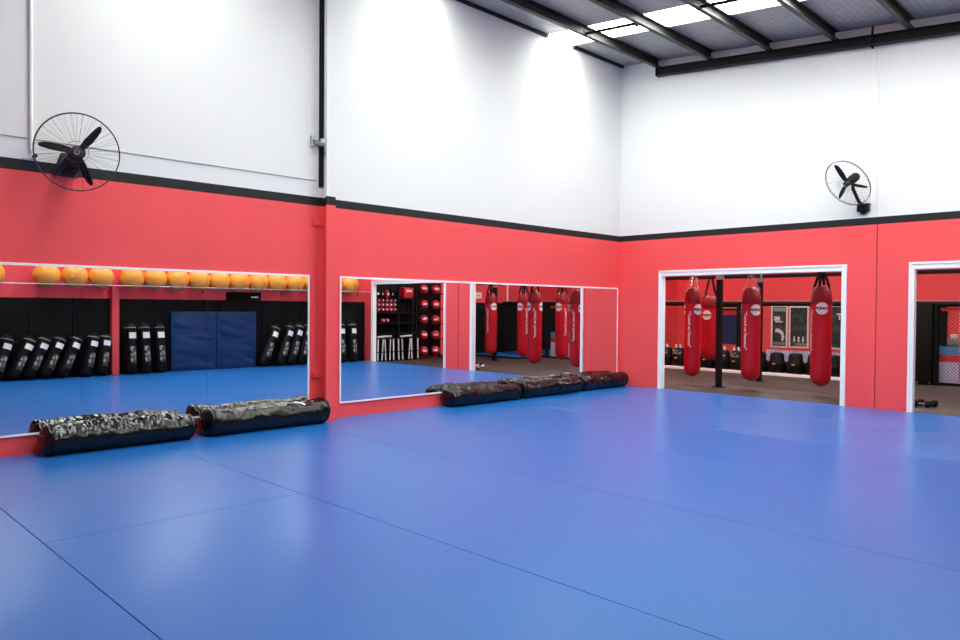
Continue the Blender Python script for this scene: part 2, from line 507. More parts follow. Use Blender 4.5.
# ------------------------------------------------------------------ wall fans
def fan(name, label, hub, n, wallpt, wn, spin, back):
    """hub: centre of the guard; n: blow direction; wallpt: foot on the wall; wn: wall normal"""
    n = Vector(n).normalized(); hub = Vector(hub); wallpt = Vector(wallpt); wn = Vector(wn)
    t = thing(name, label, 'fan', wallpt)
    q = n.to_track_quat('Z', 'Y').to_matrix().to_4x4(); q.translation = hub - wallpt
    R = .40
    b = MB()                                         # front guard
    b.ring((0, 0, .0), R, .0055, 2, 64, 6, q)
    for r, z in ((.11, .092), (.05, .095)):
        b.ring((0, 0, z), r, .002, 2, 48, 4, q)
    for k in range(40):
        a = 2 * PI * k / 40
        d = Vector((math.cos(a), math.sin(a), 0))
        b.tube([q @ (d * R), q @ (d * .31 + Vector((0, 0, .055))), q @ (d * .2 + Vector((0, 0, .082))), q @ (d * .05 + Vector((0, 0, .095)))], .0011, 4, False)
    b.build('front_guard', guard_m, t)
    b = MB()                                         # rear guard
    b.ring((0, 0, -.02), R - .004, .004, 2, 64, 6, q)
    for k in range(24):
        a = 2 * PI * (k + .5) / 24
        d = Vector((math.cos(a), math.sin(a), 0))
        b.tube([q @ (d * (R - .004) + Vector((0, 0, -.02))), q @ (d * .25 + Vector((0, 0, -.09))), q @ (d * .09 + Vector((0, 0, -.11)))], .0011, 4, False)
    b.build('rear_guard', guard_m, t)
    b = MB(); b.lathe([(0, .06), (.03, .06), (.045, .05), (.05, .03), (.05, -.03), (0, -.03)], 20, M=q); b.build('hub', dark_m, t, smooth=40)
    b = MB(); b.lathe([(.024, .062), (.03, .070), (.014, .070), (.012, .062)], 20, M=q); b.build('hub_badge', galv_m, t, smooth=40)
    for k in range(3):                               # broad tapering blades
        a = spin + 2 * PI * k / 3
        bl = Matrix.Rotation(a, 4, 'Z') @ Matrix.Rotation(math.radians(24), 4, 'X')
        pts = [(.03, -.022), (.08, -.038), (.16, -.048), (.25, -.045), (.32, -.034), (.355, -.014), (.36, .006), (.34, .022), (.26, .032), (.16, .034), (.08, .028), (.03, .02)]
        b = MB(); b.poly([(x, y, .0) for x, y in pts], (0, 0, .006), q @ bl); b.build('blade', steel_k, t)
    b = MB(); b.lathe([(0, -.04), (.05, -.04), (.066, -.06), (.075, -.14), (.07, -.22), (.055, -.25), (0, -.25)], 24, M=q); b.build('motor', steel_k, t, smooth=40)
    m0 = q @ Vector((0, 0, -.15))
    foot = wn * .05
    b = MB()
    b.tube([m0, m0 + Vector((0, 0, -.16)), m0 * .5 + foot * .5 + Vector((0, 0, -.12)), foot + wn * .05, foot], [.03, .028, .026, .03, .034], 10); b.build('arm', steel_k, t, smooth=40)
    b = MB()
    if back == 'x': b.box((-.09, -.09, -.08), (0, .09, .05), .008); b.tube([(-.05, 0, -.08), (-.05, 0, -.12)], [.06, .03], 8)
    else:
        b.poly([(-.13, -.03, -.13), (.13, -.03, -.13), (.04, -.03, .12), (-.04, -.03, .12)], (0, .03, 0))
        b.poly([(-.11, -.16, -.06), (-.09, -.03, -.12), (-.03, -.03, .10), (-.035, -.34, .10)], (.006, 0, 0)); b.poly([(.10, -.16, -.06), (.085, -.03, -.12), (.03, -.03, .10), (.03, -.34, .10)], (.006, 0, 0))
        b.poly([(-.11, -.16, -.06), (.10, -.16, -.06), (.03, -.34, .10), (-.035, -.34, .10)], (0, .006, 0))
    b.build('wall_bracket', steel_k if back == 'x' else pm('bracket_grey', (.045, .045, .045), .6, spec=.2), t)
    return t
fan('wall_fan', 'large wall fan with wire guard on the left, over the black line', (-10.585, -.46, 3.20), (-.32, -.93, -.16), (-10.58, 0, 3.13), (0, -1, 0), math.radians(52), 'y')
fan('wall_fan', 'small looking wall fan with black motor on the right white wall', (-.42, -4.66, 3.66), (-.78, .356, -.57), (0, -4.79, 3.31), (-1, 0, 0), math.radians(100), 'x')

# ------------------------------------------------------------------ black bags lying along the mirrors
def lying_bag(xa, xb, r, label, seed, tagmark=False, yaw=0.0, sag=.5, taper=.1):
    L = xb - xa
    t = thing('heavy_bag', label, 'punching bag', ((xa + xb) / 2, -r - .03 - abs(yaw) * L * .5, 0), (0, 0, yaw), 'black bags lying along the mirrors')
    b = MB(); nx, ns = 150, 56
    rings = []
    def P(u, k):
        x = -L / 2 + L * u
        e = min(u, 1 - u) * L
        rr = r * min(1, (1 - (1 - min(1, e / .09)) ** 2.6) ** .5 if e < .09 else 1)
        if rr < .02: rr = .02
        a = 2 * PI * k / ns
        d = Vector((0, math.cos(a), math.sin(a)))
        v = Vector((x * 2.2 + seed * 9.1, math.cos(a) * .8, math.sin(a) * .8))
        n1 = noise.noise(v) ; n2 = noise.noise(Vector((x * 9 + seed, math.cos(a) * 2, math.sin(a) * 2 + 5)))
        n3 = abs(noise.noise(Vector((x * 14 + seed * 3, a * 1.2, 2.2 + x * 3))))
        topw = max(0, math.sin(a))
        n4 = abs(noise.noise(Vector((x * 6 + a * 1.6 + seed * 2, a * 2.2 - x * 3, seed))))
        dent = 1 + .13 * n1 * (.3 + topw) + .05 * n2 - .07 * n3 * (.3 + topw) - .09 * n4 * topw - taper * u * (.4 + topw * .6)
        dent -= sag * .22 * topw * (math.sin(4.2 * PI * u + seed) * .5 + .5)
        rad = rr * dent
        y = d.y * rad * 1.03; z = r * .93 + d.z * rad * (.98 if d.z > 0 else 1)
        if z < .0: z = .0 + .002 * (n2 + 1)
        if y > r + .005: y = r + .005
        return Vector((x, y, z))
    us = [0] + [(.5 - .5 * math.cos(PI * i / nx)) * .35 + (i / nx) * .65 for i in range(1, nx)] + [1]
    for u in us: rings.append([b.bm.verts.new(P(u, k)) for k in range(ns)])
    for i in range(len(us) - 1):
        for k in range(ns):
            b._face([rings[i][k], rings[i][(k + 1) % ns], rings[i + 1][(k + 1) % ns], rings[i + 1][k]])
    b._face(rings[0][::-1]); b._face(rings[-1])
    b.build('body', lying_m, t, smooth=180)
    # end seams and hanging loops
    for sx, e in ((-1, xa), (1, xb)):
        b = MB()
        pts = [P(.052 if sx < 0 else .948, k) * 1.0 for k in range(ns + 1)]
        cen = Vector((pts[0].x, 0, r * .93))
        pts = [cen + (p - cen) * 1.005 for p in pts]
        b.tube(pts, .006, 6, False); b.build('end_seam', black_m, t, smooth=60)
    b = MB()
    b.tube([(L / 2 - .02, -.05, r * .9), (L / 2 + .015, -.05, r * .9), (L / 2 + .02, -.02, r * .75), (L / 2 + .015, .02, r * .8), (L / 2 - .02, .03, r * .95)], .011, 6)
    b.build('hanging_loop', black_m, t, smooth=60)
    if tagmark:
        b = MB()
        pts = []
        for q in range(7):
            u = .73 - .012 * q * .9; aa = math.radians(96 + q * 9.5)
            pts.append(None)
        lo, hi = [], []
        for q in range(9):
            f = q / 8
            k = ns * (.265 + .115 * f)
            p0 = P(.70 + .055 * f, k); p1 = P(.725 + .055 * f, k)
            cz = Vector((0, 0, r * .93))
            def off(p): dd = Vector((0, p.y, p.z - r * .93)).normalized(); return p + dd * .006
            lo.append(b.bm.verts.new(off(p0))); hi.append(b.bm.verts.new(off(p1)))
        for q in range(8): b._face([lo[q], lo[q + 1], hi[q + 1], hi[q]])
        o = b.build('stripe', logo_w, t, norm=False); o['label'] = 'white stripe on the black bag'
    return t
lying_bag(-10.88, -9.23, .185, 'leftmost creased black heavy bag lying on blue mat below mirror', 1.3)
lying_bag(-9.13, -7.36, .188, 'black heavy bag with a white stripe lying just left of the red column', 4.7, True)
lying_bag(-5.12, -3.46, .18, 'black heavy bag lying below mirror, first right of the red column', 7.9, sag=.5, taper=.25, yaw=-.03)
lying_bag(-3.42, -1.72, .182, 'black heavy bag lying in the middle of the three right of the column', 11.1, sag=.5, taper=.2, yaw=-.03)
lying_bag(-1.66, -.10, .175, 'black heavy bag lying in the corner by the doorway wall', 15.4, sag=.4, taper=.15)

# ------------------------------------------------------------------ back wall: pads, post, balls, kick bags (seen in the mirrors)
b = MB(); b.box((-7.15, -W, 0), (-7.0, -W + .16, roof(-W) - .2), .004)
tag(b.build('wall_post', wall_m), 'red post between black wall pads, seen in the left mirror', 'post')
PADS = [(-11.2, -10.0), (-10.0, -8.8), (-8.8, -7.95), (-7.95, -7.16), (-6.99, -5.75), (-5.75, -4.55), (-4.55, -3.35), (-3.35, -2.2), (-2.2, -1.1), (-1.1, -.03)]
PL = ['left of all mirrored kick bags', 'behind the leftmost mirrored kick bags', 'behind the middle of the left row of mirrored kick bags', 'just left of the mirrored red post',
      'just right of the mirrored red post', 'behind the left folded blue mat', 'behind the right folded blue mat', 'behind the tilted mirrored kick bags', 'right of the tilted mirrored kick bags', 'next to the corner by the far doorway']
for i, (xa, xb) in enumerate(PADS):
    b = MB(); b.box((xa + .004, -W, .0), (xb - .004, -W + .05, 1.745), .012)
    tag(b.build('wall_pad', pad_m, smooth=40), 'tall black wall pad ' + PL[i], 'wall pad', 'black wall pads')
t = thing('wall_board', 'black board above pads with small white sign, seen over blue mats in mirror', 'board', (-3.875, -W, 1.752))
b = MB(); b.box((-.48, 0, 0), (.48, .045, .205), .006); b.build('panel', pad_m, t)
b = MB(); b.box((.20, .045, .06), (.40, .05, .10)); o = b.build('sign_plate', logo_w, t); o['label'] = 'small white sign plate'

# ball shelf of two rails
t = thing('ball_shelf', 'long pale rail shelf carrying the orange balls, seen in mirrors', 'shelf', (-5, -W, 2.04))
for nm, yy, zz in (('front_rail', .485, 0), ('rear_rail', .115, 0)):
    b = MB(); b.tube([(-4.6, yy, zz), (4.97, yy, zz)], .006, 8); b.build(nm, white_m, t, smooth=60)
for xx in (-4.5, -2.0, .04, 2.2, 4.75):
    b = MB(); b.box((xx - .012, 0, -.02), (xx + .012, .5, -.011)); b.box((xx - .012, 0, -.15), (xx + .012, .012, -.011)); b.build('shelf_bracket', redc_m, t)
def ball(x, i, label):
    b = MB(); r = .262
    sd = random.random() * 50
    def fn(a, tt, rr, z):
        nn = noise.noise(Vector((math.cos(a) * 1.3 + sd, math.sin(a) * 1.3, z * 4)))
        return rr * (1 + .02 * nn), z
    prof = [(math.sin(PI * k / 24) * r * (1 + .004 * (k % 2)), -math.cos(PI * k / 24) * r) for k in range(25)]
    prof[0] = (0, -r); prof[-1] = (0, r)
    t = thing('exercise_ball', label, 'ball', (x, -W + .30, 2.228), (random.uniform(-.9, .9), random.uniform(-.9, .9), random.uniform(0, 6)), 'orange balls on the rail shelf')
    b.lathe(prof, 36, fn=fn); b.build('shell', ball_m, t, smooth=180)
    b = MB(); b.tube([(0, r * .97, 0), (0, r * 1.015, 0)], .012, 10); b.build('valve', logo_w, t)
BX = [(-9.55, 'orange ball cut by the left edge of the mirror view'), (-8.52, 'lone orange ball left of the mirrored pair'), (-7.97, 'left ball of the touching orange pair left of the mirrored post'), (-7.43, 'right ball of the touching orange pair left of the mirrored post')]
nm = ['first', 'second', 'third', 'fourth', 'fifth', 'sixth', 'seventh', 'eighth', 'ninth', 'tenth', 'eleventh', 'twelfth']
for k, x in enumerate([-6.77, -6.245, -5.72, -5.19, -4.665, -4.14, -3.61, -3.08, -2.55, -2.02]):
    BX.append((x, '%s orange ball right of the mirrored red post on the rail shelf' % nm[k]))
BX += [(-1.27, 'orange ball cut by the left edge of the mirror right of the column'), (-.74, 'last orange ball, nearest the mirrored far doorway')]
for i, (x, l) in enumerate(BX): ball(x, i, l)

# folded blue mats against the pads
for (xa, xb, l) in ((-5.81, -4.68, 'left one of two upright blue crash mats, seen in the mirror'), (-4.665, -3.60, 'right one of two upright blue crash mats, seen in the mirror')):
    t = thing('crash_mat', l, 'mat', ((xa + xb) / 2, -W + .07, 0), group='upright blue crash mats')
    w = (xb - xa) / 2
    b = MB(); nx, nz = 30, 40
    g = [[None] * (nz + 1) for _ in range(nx + 1)]
    sd = xa * 3
    for i in range(nx + 1):
        for k in range(nz + 1):
            x = -w + 2 * w * i / nx; z = 1.45 * k / nz
            ed = min(i, nx - i, k, nz - k)
            bul = .10 + .012 * min(1, ed / 3)
            wr = noise.noise(Vector((x * 1.2 + sd, 0, z * 5 + x * (.8 if sd < -15 else 1.6))))
            g[i][k] = b.bm.verts.new((x, bul + .05 * wr * min(1, ed / 4), z))
    for i in range(nx):
        for k in range(nz): b._face([g[i][k], g[i + 1][k], g[i + 1][k + 1], g[i][k + 1]])
    b.build('front_cover', navy_m, t, smooth=180)
    b = MB(); b.box((-w, -.01, 0), (w, .105, 1.45), .01); b.build('core', navy_m, t, smooth=40)

# kick bags leaning on the pads
def kick_bag_proto(L):
    t = thing('kick_bag', 'x', 'kick bag')
    b = MB(); r = .125
    prof = [(0, 0), (.09, 0), (.115, .02), (r, .06), (r * 1.02, L * .3), (r * .98, L * .6), (r * .95, L * .86), (r * .85, L * .93), (r * .6, L * .97), (0, L * .975)]
    b.lathe(prof, 28, fn=lambda a, tt, rr, z: (rr * (1 + .03 * noise.noise(Vector((math.cos(a), math.sin(a) + 3, z * 3)))), z)); b.build('body', black_m, t, smooth=50)
    def band(z0, z1, a0, a1, mat, name, rr):
        b = MB(); n = 14
        lo = [b.bm.verts.new((math.cos(a0 + (a1 - a0) * k / n) * rr, math.sin(a0 + (a1 - a0) * k / n) * rr, z0)) for k in range(n + 1)]
        hi = [b.bm.verts.new((math.cos(a0 + (a1 - a0) * k / n) * rr, math.sin(a0 + (a1 - a0) * k / n) * rr, z1)) for k in range(n + 1)]
        for k in range(n): b._face([lo[k], lo[k + 1], hi[k + 1], hi[k]])
        return b.build(name, mat, t, smooth=180, norm=False)
    band(L * .675, L * .79, math.radians(50), math.radians(128), logo_w, 'white_patch', r * 1.045)
    band(L * .20, L * .52, math.radians(62), math.radians(118), print_m, 'lettering_panel', r * 1.06)
    b = MB(); b.ring((0, 0, L * .885), r * .93, .012, 2, 28, 6); b.build('top_ring', foam_m, t, smooth=60)
    b = MB(); b.tube([(-.08, 0, L * .96), (-.05, 0, L * 1.0), (.05, 0, L * 1.0), (.08, 0, L * .96)], .013, 8); b.build('carry_handle', black_m, t, smooth=60)
    return t
pA, pB = kick_bag_proto(.98), kick_bag_proto(1.20)
used = set()
def place_kick(proto, xb, xt, label, yaw=0):
    o = proto if proto.name not in used else dup(proto)
    used.add(proto.name)
    L = .98 if proto is pA else 1.20
    base = Vector((xb, -W + .36, .005)); top = Vector((xt, -W + .215, 0)); dx = top.x - base.x; dy = top.y - base.y
    top.z = math.sqrt(max(.1, L * L - dx * dx - dy * dy))
    ax = Vector((dx, dy, top.z)).normalized()
    yv = Vector((math.sin(yaw), math.cos(yaw), 0)); yv = (yv - ax * yv.dot(ax)).normalized(); xv = yv.cross(ax)
    m = Matrix((xv, yv, ax)).transposed().to_4x4()
    low = math.sqrt(max(0, 1 - ax.z * ax.z)) * .11
    m.translation = base + Vector((0, 0, low))
    o.matrix_world = m
    o['label'] = label; o['category'] = 'kick bag'; o['group'] = 'black kick bags leaning on the wall pads'
KO = ['first', 'second', 'third', 'fourth', 'fifth', 'sixth', 'seventh']
for k, (xb, xt) in enumerate([(-9.50, -9.20), (-9.19, -8.78), (-8.89, -8.50), (-8.59, -8.21), (-8.27, -7.87), (-7.78, -7.55), (-7.45, -7.31)]):
    place_kick(pA, xb, xt, '%s short black kick bag from the left in the left mirror' % KO[k], .25)
for xb, xt, l in ((-6.80, -6.78, 'upright black kick bag just right of the mirrored red post'), (-6.47, -6.48, 'middle of three upright black kick bags right of the mirrored red post'), (-6.13, -6.14, 'upright black kick bag beside the left blue crash mat')):
    place_kick(pB, xb, xt, l, .1)
for xb, xt, l in ((-3.52, -3.01, 'steeply tilted black kick bag beside the right blue crash mat'), (-3.03, -2.58, 'second tilted black kick bag right of the blue crash mats'), (-2.70, -2.30, 'third tilted black kick bag right of the blue crash mats'), (-2.38, -2.03, 'fourth tilted black kick bag, cut by the right end of the left mirror'),
                  (-1.05, -1.02, 'left one of two upright black kick bags in the mirror right of the column'), (-.66, -.62, 'right one of two upright black kick bags in the mirror right of the column')):
    place_kick(pB, xb, xt, l, .1)

# ------------------------------------------------------------------ gym next door
GX, GY0, GY1, GZ = 9.35, -9.35, 4.05, 4.7
b = MB(); b.box((.0, GY0 - .2, -.25), (GX + .2, GY1 + .2, -.03)); b.build('floor_gym', gymfloor_m, kind='structure')
b = MB(); b.box((GX, GY0 - .2, -.05), (GX + .15, GY1 + .2, GZ)); b.build('wall_gym_far', gymwall_m, kind='structure')
b = MB(); b.box((TH, GY0 - .15, -.05), (GX, GY0, GZ)); b.build('wall_gym_side', gymwall_m, kind='structure')
b = MB(); b.box((TH, GY1, -.05), (GX, GY1 + .15, GZ)); b.build('wall_gym_other', gymwall_m, kind='structure')
b = MB(); b.box((.02, .2, -.05), (TH, GY1 + .2, GZ)); b.build('wall_gym_near', gymwall_m, kind='structure')
b = MB(); b.box((TH, GY0 - .2, GZ), (GX + .2, GY1 + .2, GZ + .1)); b.build('ceiling_gym', white_m, kind='structure')
for i, (x, y) in enumerate([(2.4, 1.0), (2.4, -2.6), (2.4, -6.2), (4.4, 2.6), (4.4, -1.2), (4.4, -4.6)]):  # unseen lamps, added and placed to light the gym
    t = thing('unseen_ceiling_light', 'unseen ceiling lamp added to light the gym beyond the doorways', 'lamp', (x, y, GZ - .06), group='unseen gym ceiling lamps')
    b = MB(); b.box((-.15, -.65, .02), (.15, .65, .06), .005); b.build('housing', lampframe_m, t)
    b = MB(); b.box((-.13, -.62, 0), (.13, .62, .02)); b.build('diffuser', gyml, t)

# punching bags
def text_mesh(body, size, shear=0.0, bold=.0):
    cu = bpy.data.curves.new('t', 'FONT'); cu.body = body; cu.size = size; cu.shear = shear; cu.offset = bold
    cu.align_x = 'CENTER'; cu.align_y = 'CENTER'; cu.resolution_u = 3
    o = bpy.data.objects.new('t', cu); COL.objects.link(o)
    dg = bpy.context.evaluated_depsgraph_get(); dg.update()
    me = bpy.data.meshes.new_from_object(o.evaluated_get(dg))
    bpy.data.objects.remove(o); bpy.data.curves.remove(cu)
    bm = bmesh.new(); bm.from_mesh(me); bpy.data.meshes.remove(me)
    bmesh.ops.triangulate(bm, faces=list(bm.faces))
    bmesh.ops.subdivide_edges(bm, edges=[e for e in bm.edges if e.calc_length() > .02], cuts=1)
    return bm
def wrap(bm, R, phi, zc, vertical=False):
    for v in bm.verts:
        sx, sz = v.co.x, v.co.y
        if vertical: sx, sz = v.co.y, -v.co.x
        a = phi + sx / R
        v.co = Vector((math.cos(a) * R, math.sin(a) * R, zc + sz))
def hanging_bag(R, zb, zt, zr, straps, label, loc, rot, logoz, logor=.115):
    t = thing('punching_bag', label, 'punching bag', loc, (0, 0, rot), 'red hanging punching bags')
    H = zt - zb; zc = zt - .34
    prof = [(0, zb), (R * .45, zb + .005), (R * .8, zb + .05), (R * .97, zb + .13), (R, zb + .25)] + [(R * (1 - .012 * math.sin(k)), zb + .25 + (zc - zb - .25) * k / 8) for k in range(1, 9)]
    b = MB(); b.lathe(prof, 40, fn=lambda a, tt, r, z: (r * (1 + .012 * noise.noise(Vector((math.cos(a) * 2, math.sin(a) * 2, z * 3)))), z)); b.build('body', redv_m, t, smooth=180)
    prof = [(R * .99, zc - .005), (R * 1.005, zc), (R * .97, zc + .14), (R * .88, zt - .10), (R * .66, zt - .03), (R * .4, zt), (0, zt)]
    b = MB(); b.lathe(prof, 40, fn=lambda a, tt, r, z: (r * (1 + .03 * math.cos(a * 14) * tt), z)); b.build('top_collar', redc_m, t, smooth=180)
    b = MB(); b.lathe([(0, zb - .012), (.05, zb - .01), (.055, zb + .012), (0, zb + .012)], 16); b.build('bottom_ring', steel_k, t, smooth=40)
    for s_ in (-1, 1):
        for q in (-1, 1):
            b = MB()
            p0 = Vector((s_ * R * .56, q * R * .56, zt - .07)); p1 = Vector((s_ * .035, q * .03, zr))
            if straps: b.tube([p0, p0.lerp(p1, .5), p1], [.022, .027, .027], 6)
            else:
                m = 9
                for k in range(m):
                    c = p0.lerp(p1, (k + .5) / m); b.ring(c, .016, .0045, (0 if k % 2 else 1), 10, 5)
            b.build('strap' if straps else 'chain', steel_k if straps else chrome_m, t)
            b = MB(); b.ring((p0.x, p0.y, zt - .05), .022, .006, 0, 12, 5); b.build('ring', chrome_m, t)
    for ph in (math.radians(65), math.radians(-65)):
        b = MB(); n = 24; RR = R + .006
        def pt(r, a): return Vector((math.cos(ph + r * math.cos(a) / RR) * RR, math.sin(ph + r * math.cos(a) / RR) * RR, logoz + r * math.sin(a)))
        cen = b.bm.verts.new(pt(0, 0)); prev = None
        for rr in (logor * .4, logor * .75, logor):
            row = [b.bm.verts.new(pt(rr, 2 * PI * k / n)) for k in range(n)]
            for k in range(n):
                if prev is None: b._face([cen, row[k], row[(k + 1) % n]])
                else: b._face([prev[k], row[k], row[(k + 1) % n], prev[(k + 1) % n]])
            prev = row
        lg = b.build('logo_disc', logo_w, t, norm=False); lg['label'] = 'white round badge with black lettering'
        bm = text_mesh('PUNCH', logor * .62, .25, .004); wrap(bm, RR + .004, ph, logoz)
        k = MB(); k.bm.free(); k.bm = bm; k.build('lettering', logo_k, lg, norm=False)
    bm = text_mesh('"Tested on Humans"', .092, .0, .002); wrap(bm, R + .008, 0, logoz - .42, True)
    k = MB(); k.bm.free(); k.bm = bm
    o = k.build('slogan', logo_w, t, norm=False); o['label'] = 'white lettering running down the bag'
    return t
RX = 1.42; ZB, ZT, ZR = .17, 2.07, 2.33
d2r = math.radians
hanging_bag(.172, ZB, ZT, ZR, False, 'red hanging bag on chains nearest the left jamb of the left doorway', (RX, -.92, 0), d2r(252 - 65), 1.60)
bag3 = hanging_bag(.185, ZB, ZT - .01, ZR, False, 'red hanging bag on chains just right of the black post', (RX, -2.23, 0), d2r(235 - 65), 1.60)
bag4 = hanging_bag(.185, ZB, ZT, ZR, True, 'red hanging bag on black straps at the right of the left doorway', (RX, -3.61, 0), d2r(203 - 65), 1.64)
hanging_bag(.222, .41, 1.98, ZR, True, 'shorter wide red bag on long black straps behind the leftmost bag', (3.27, -.36, 0), d2r(185 - 65), 1.47)
for y, ph, l in ((-4.2, 174, 'red hanging bag in the far row, second from right in the right mirrors'), (-5.66, 174, 'red hanging bag in the far row, partly cut by the right edge of the photo'), (-7.0, 170 + 65, 'red hanging bag in the far row, leftmost in the right mirrors')):
    o = dup(bag4); o.location = (3.27, y, 0); o.rotation_euler = (0, 0, d2r(ph - 65)); o['label'] = l

# bag rack
t = thing('bag_rack', 'black steel rack with rails and posts carrying the red bags', 'rack', (0, 0, -.03))
POSTY = (-1.54, -6.9)
for x in (RX, 3.34):
    b = MB(); b.box((x - .035, -8.3, 2.36), (x + .035, 1.2, 2.44)); b.build('rail', steel_k, t)
    for y in POSTY:
        b = MB(); b.box((x - .052, y - .052, 0), (x + .052, y + .052, 2.36)); b.box((x - .11, y - .11, 0), (x + .11, y + .11, .012)); p = b.build('post', steel_k, t)
        b = MB(); b.box((x - .065, y - .065, 2.26), (x + .065, y + .065, 2.455), .004); b.build('joint_plate', galv_m, p)
for y in POSTY:
    b = MB(); b.box((RX, y - .03, 2.36), (3.34, y + .03, 2.44)); b.build('cross_beam', steel_k, t)

# fighting cage: platform edge, posts, padded top rail, chain-link mesh, skirt
CX = 5.5
t = thing('cage', 'black chain-link fighting cage with padded top rail behind the hanging bags', 'cage', (0, 0, -.03))
b = MB(); b.box((CX - .5, -4.1, 0), (CX - .42, 2.9, .07), .004); o = b.build('ledge_strip', white_m, t); o['label'] = 'pale strip along the foot of the cage'
b = MB(); b.box((CX - .42, -4.1, 0), (CX + .1, 2.9, .06)); b.build('ledge', steel_k, t)
b = MB(); b.tube([(CX, -8.6, 1.79), (CX, 3.3, 1.79)], .062, 14); b.build('top_pad', pad_m, t, smooth=60)
b = MB(); b.box((CX - .03, -8.6, 1.85), (CX + .03, 3.3, 1.868)); b.build('top_cap', galv_m, t)
ys = [3.3, 1.45, -.0, -2.62, -4.56, -6.6, -8.6]
for y in ys[:-1]:
    b = MB(); b.tube([(CX, y, 0), (CX, y, 1.76)], .06, 12); b.build('post', pad_m, t, smooth=60)
def chainlink(y0, y1, z0, z1, x, pitch=.075, r=.0035):
    b = MB()
    Lz = z1 - z0
    n = int((y0 - y1 + Lz) / pitch) + 1
    for k in range(n):
        for sgn in (1, -1):
            a = -Lz + k * pitch
            p0 = [a, 0]; p1 = [a + Lz, Lz]
            wdt = y0 - y1
            if p0[0] < 0: p0 = [0, -a]
            if p1[0] > wdt: p1 = [wdt, wdt - a]
            if p0[0] >= wdt or p0[1] >= Lz: continue
            if sgn == 1: A, B_ = (x, y1 + p0[0], z0 + p0[1]), (x, y1 + p1[0], z0 + p1[1])
            else: A, B_ = (x + .006, y0 - p0[0], z0 + p0[1]), (x + .006, y0 - p1[0], z0 + p1[1])
            b.tube([A, B_], r, 4, False)
    return b
for i in range(len(ys) - 1):
    chainlink(ys[i] - .05, ys[i + 1] + .05, .08, 1.70, CX).build('mesh_panel', steel_k, t)
b = MB(); b.box((CX - .10, -4.50, 0), (CX + .06, -4.07, 1.83), .02); o = b.build('corner_pad', pad_m, t, smooth=40)
b = MB(); b.box((CX - .12, -4.49, .03), (CX - .1, -4.46, .07)); b.box((CX - .12, -4.24, .03), (CX - .1, -4.21, .07)); b.build('bolt', chrome_m, t)
b = MB(); b.box((CX + .03, -6.5, 1.64), (CX + .05, -4.62, 1.71)); o = b.build('header_strip', banner_r, t)
t = thing('skirt_pad', 'pale lavender padding low behind the row of black training bags', 'pad', (CX + .2, -1.7, -.03))
b = MB(); b.box((0, -1.1, .31), (.06, 1.05, .60), .01); b.build('cover', lav_m, t)
b = MB(); b.box((-.01, -1.1, 0), (.06, 1.05, .31), .01); b.build('black_base', pad_m, t)
t = thing('banner_pad', 'lavender pad with blue and red bands behind the mesh in the right doorway', 'pad', (CX + .12, -5.5, -.03))
b = MB(); b.box((0, -1.05, .06), (.08, .93, .52), .006); b.build('lavender_band', lav_m, t)
b = MB(); b.box((0, -1.05, .52), (.08, .93, .67), .006); b.build('red_band', banner_r, t)
b = MB(); b.box((0, -1.05, .67), (.08, .93, .86), .006); b.build('blue_band', blue2_m, t)
b = MB(); b.box((-.01, -1.05, 0), (.09, .93, .06)); b.build('base_rail', steel_k, t)
# small grey kit bag on top of the pad
t = thing('kit_bag', 'small grey kit bag with white top sitting on the banner pad', 'bag', (CX + .16, -4.86, .83))
b = MB(); b.box((-.04, -.15, 0), (.05, .13, .17), .03); b.build('body', foam_m, t, smooth=50)
b = MB(); b.box((-.03, -.07, .17), (.04, .07, .27), .02); b.build('top_flap', logo_w, t, smooth=50)

# squat black training bags standing along the cage ledge
def squat(label, y, printed):
    t = thing('training_bag', label, 'training bag', (CX - .24, y, .031), (0, 0, PI + random.uniform(-.12, .12)), 'black training bags along the cage ledge')
    b = MB()
    b.lathe([(0, 0), (.185, 0), (.205, .04), (.21, .2), (.19, .29), (.165, .33), (.16, .45), (.13, .50), (0, .515)], 20, fn=lambda a, tt, r, z: (r * (1 + .06 * noise.noise(Vector((math.cos(a), math.sin(a) + y, z * 5)))), z))
    b.build('body', black_m, t, smooth=60)
    b = MB(); b.tube([(0, -.07, .49), (0, -.05, .56), (0, .05, .56), (0, .07, .49)], .014, 8); b.build('handle', foam_m, t, smooth=60)
    b = MB(); b.box((.20, -.035, .22), (.217, .035, .25)); b.build('gold_tag', gold_m, t)
    if printed:
        for yy, z0, z1 in ((-.07, .46, .60), (.06, .46, .60)):
            b = MB(); b.tube([(.05, yy, z0), (.07, yy, z1)], .022, 8); b.build('white_handle', logo_w, t, smooth=60)
        b = MB(); b.box((.155, -.12, .34), (.176, .12, .46), .004); b.build('print_patch', print_m, t)
yy = [2.45, 2.0, 1.6, 1.18, .75, .3, -.1, -.68, -1.14, -1.6, -2.06, -2.5]
for k, y in enumerate(yy):
    if k < 7: squat('black training bag with white print, %s from the left on cage ledge' % (KO[k]), y, True)
    else: squat('plain squat black training bag, %s right of the second rack post' % (KO[k - 7]), y, False)

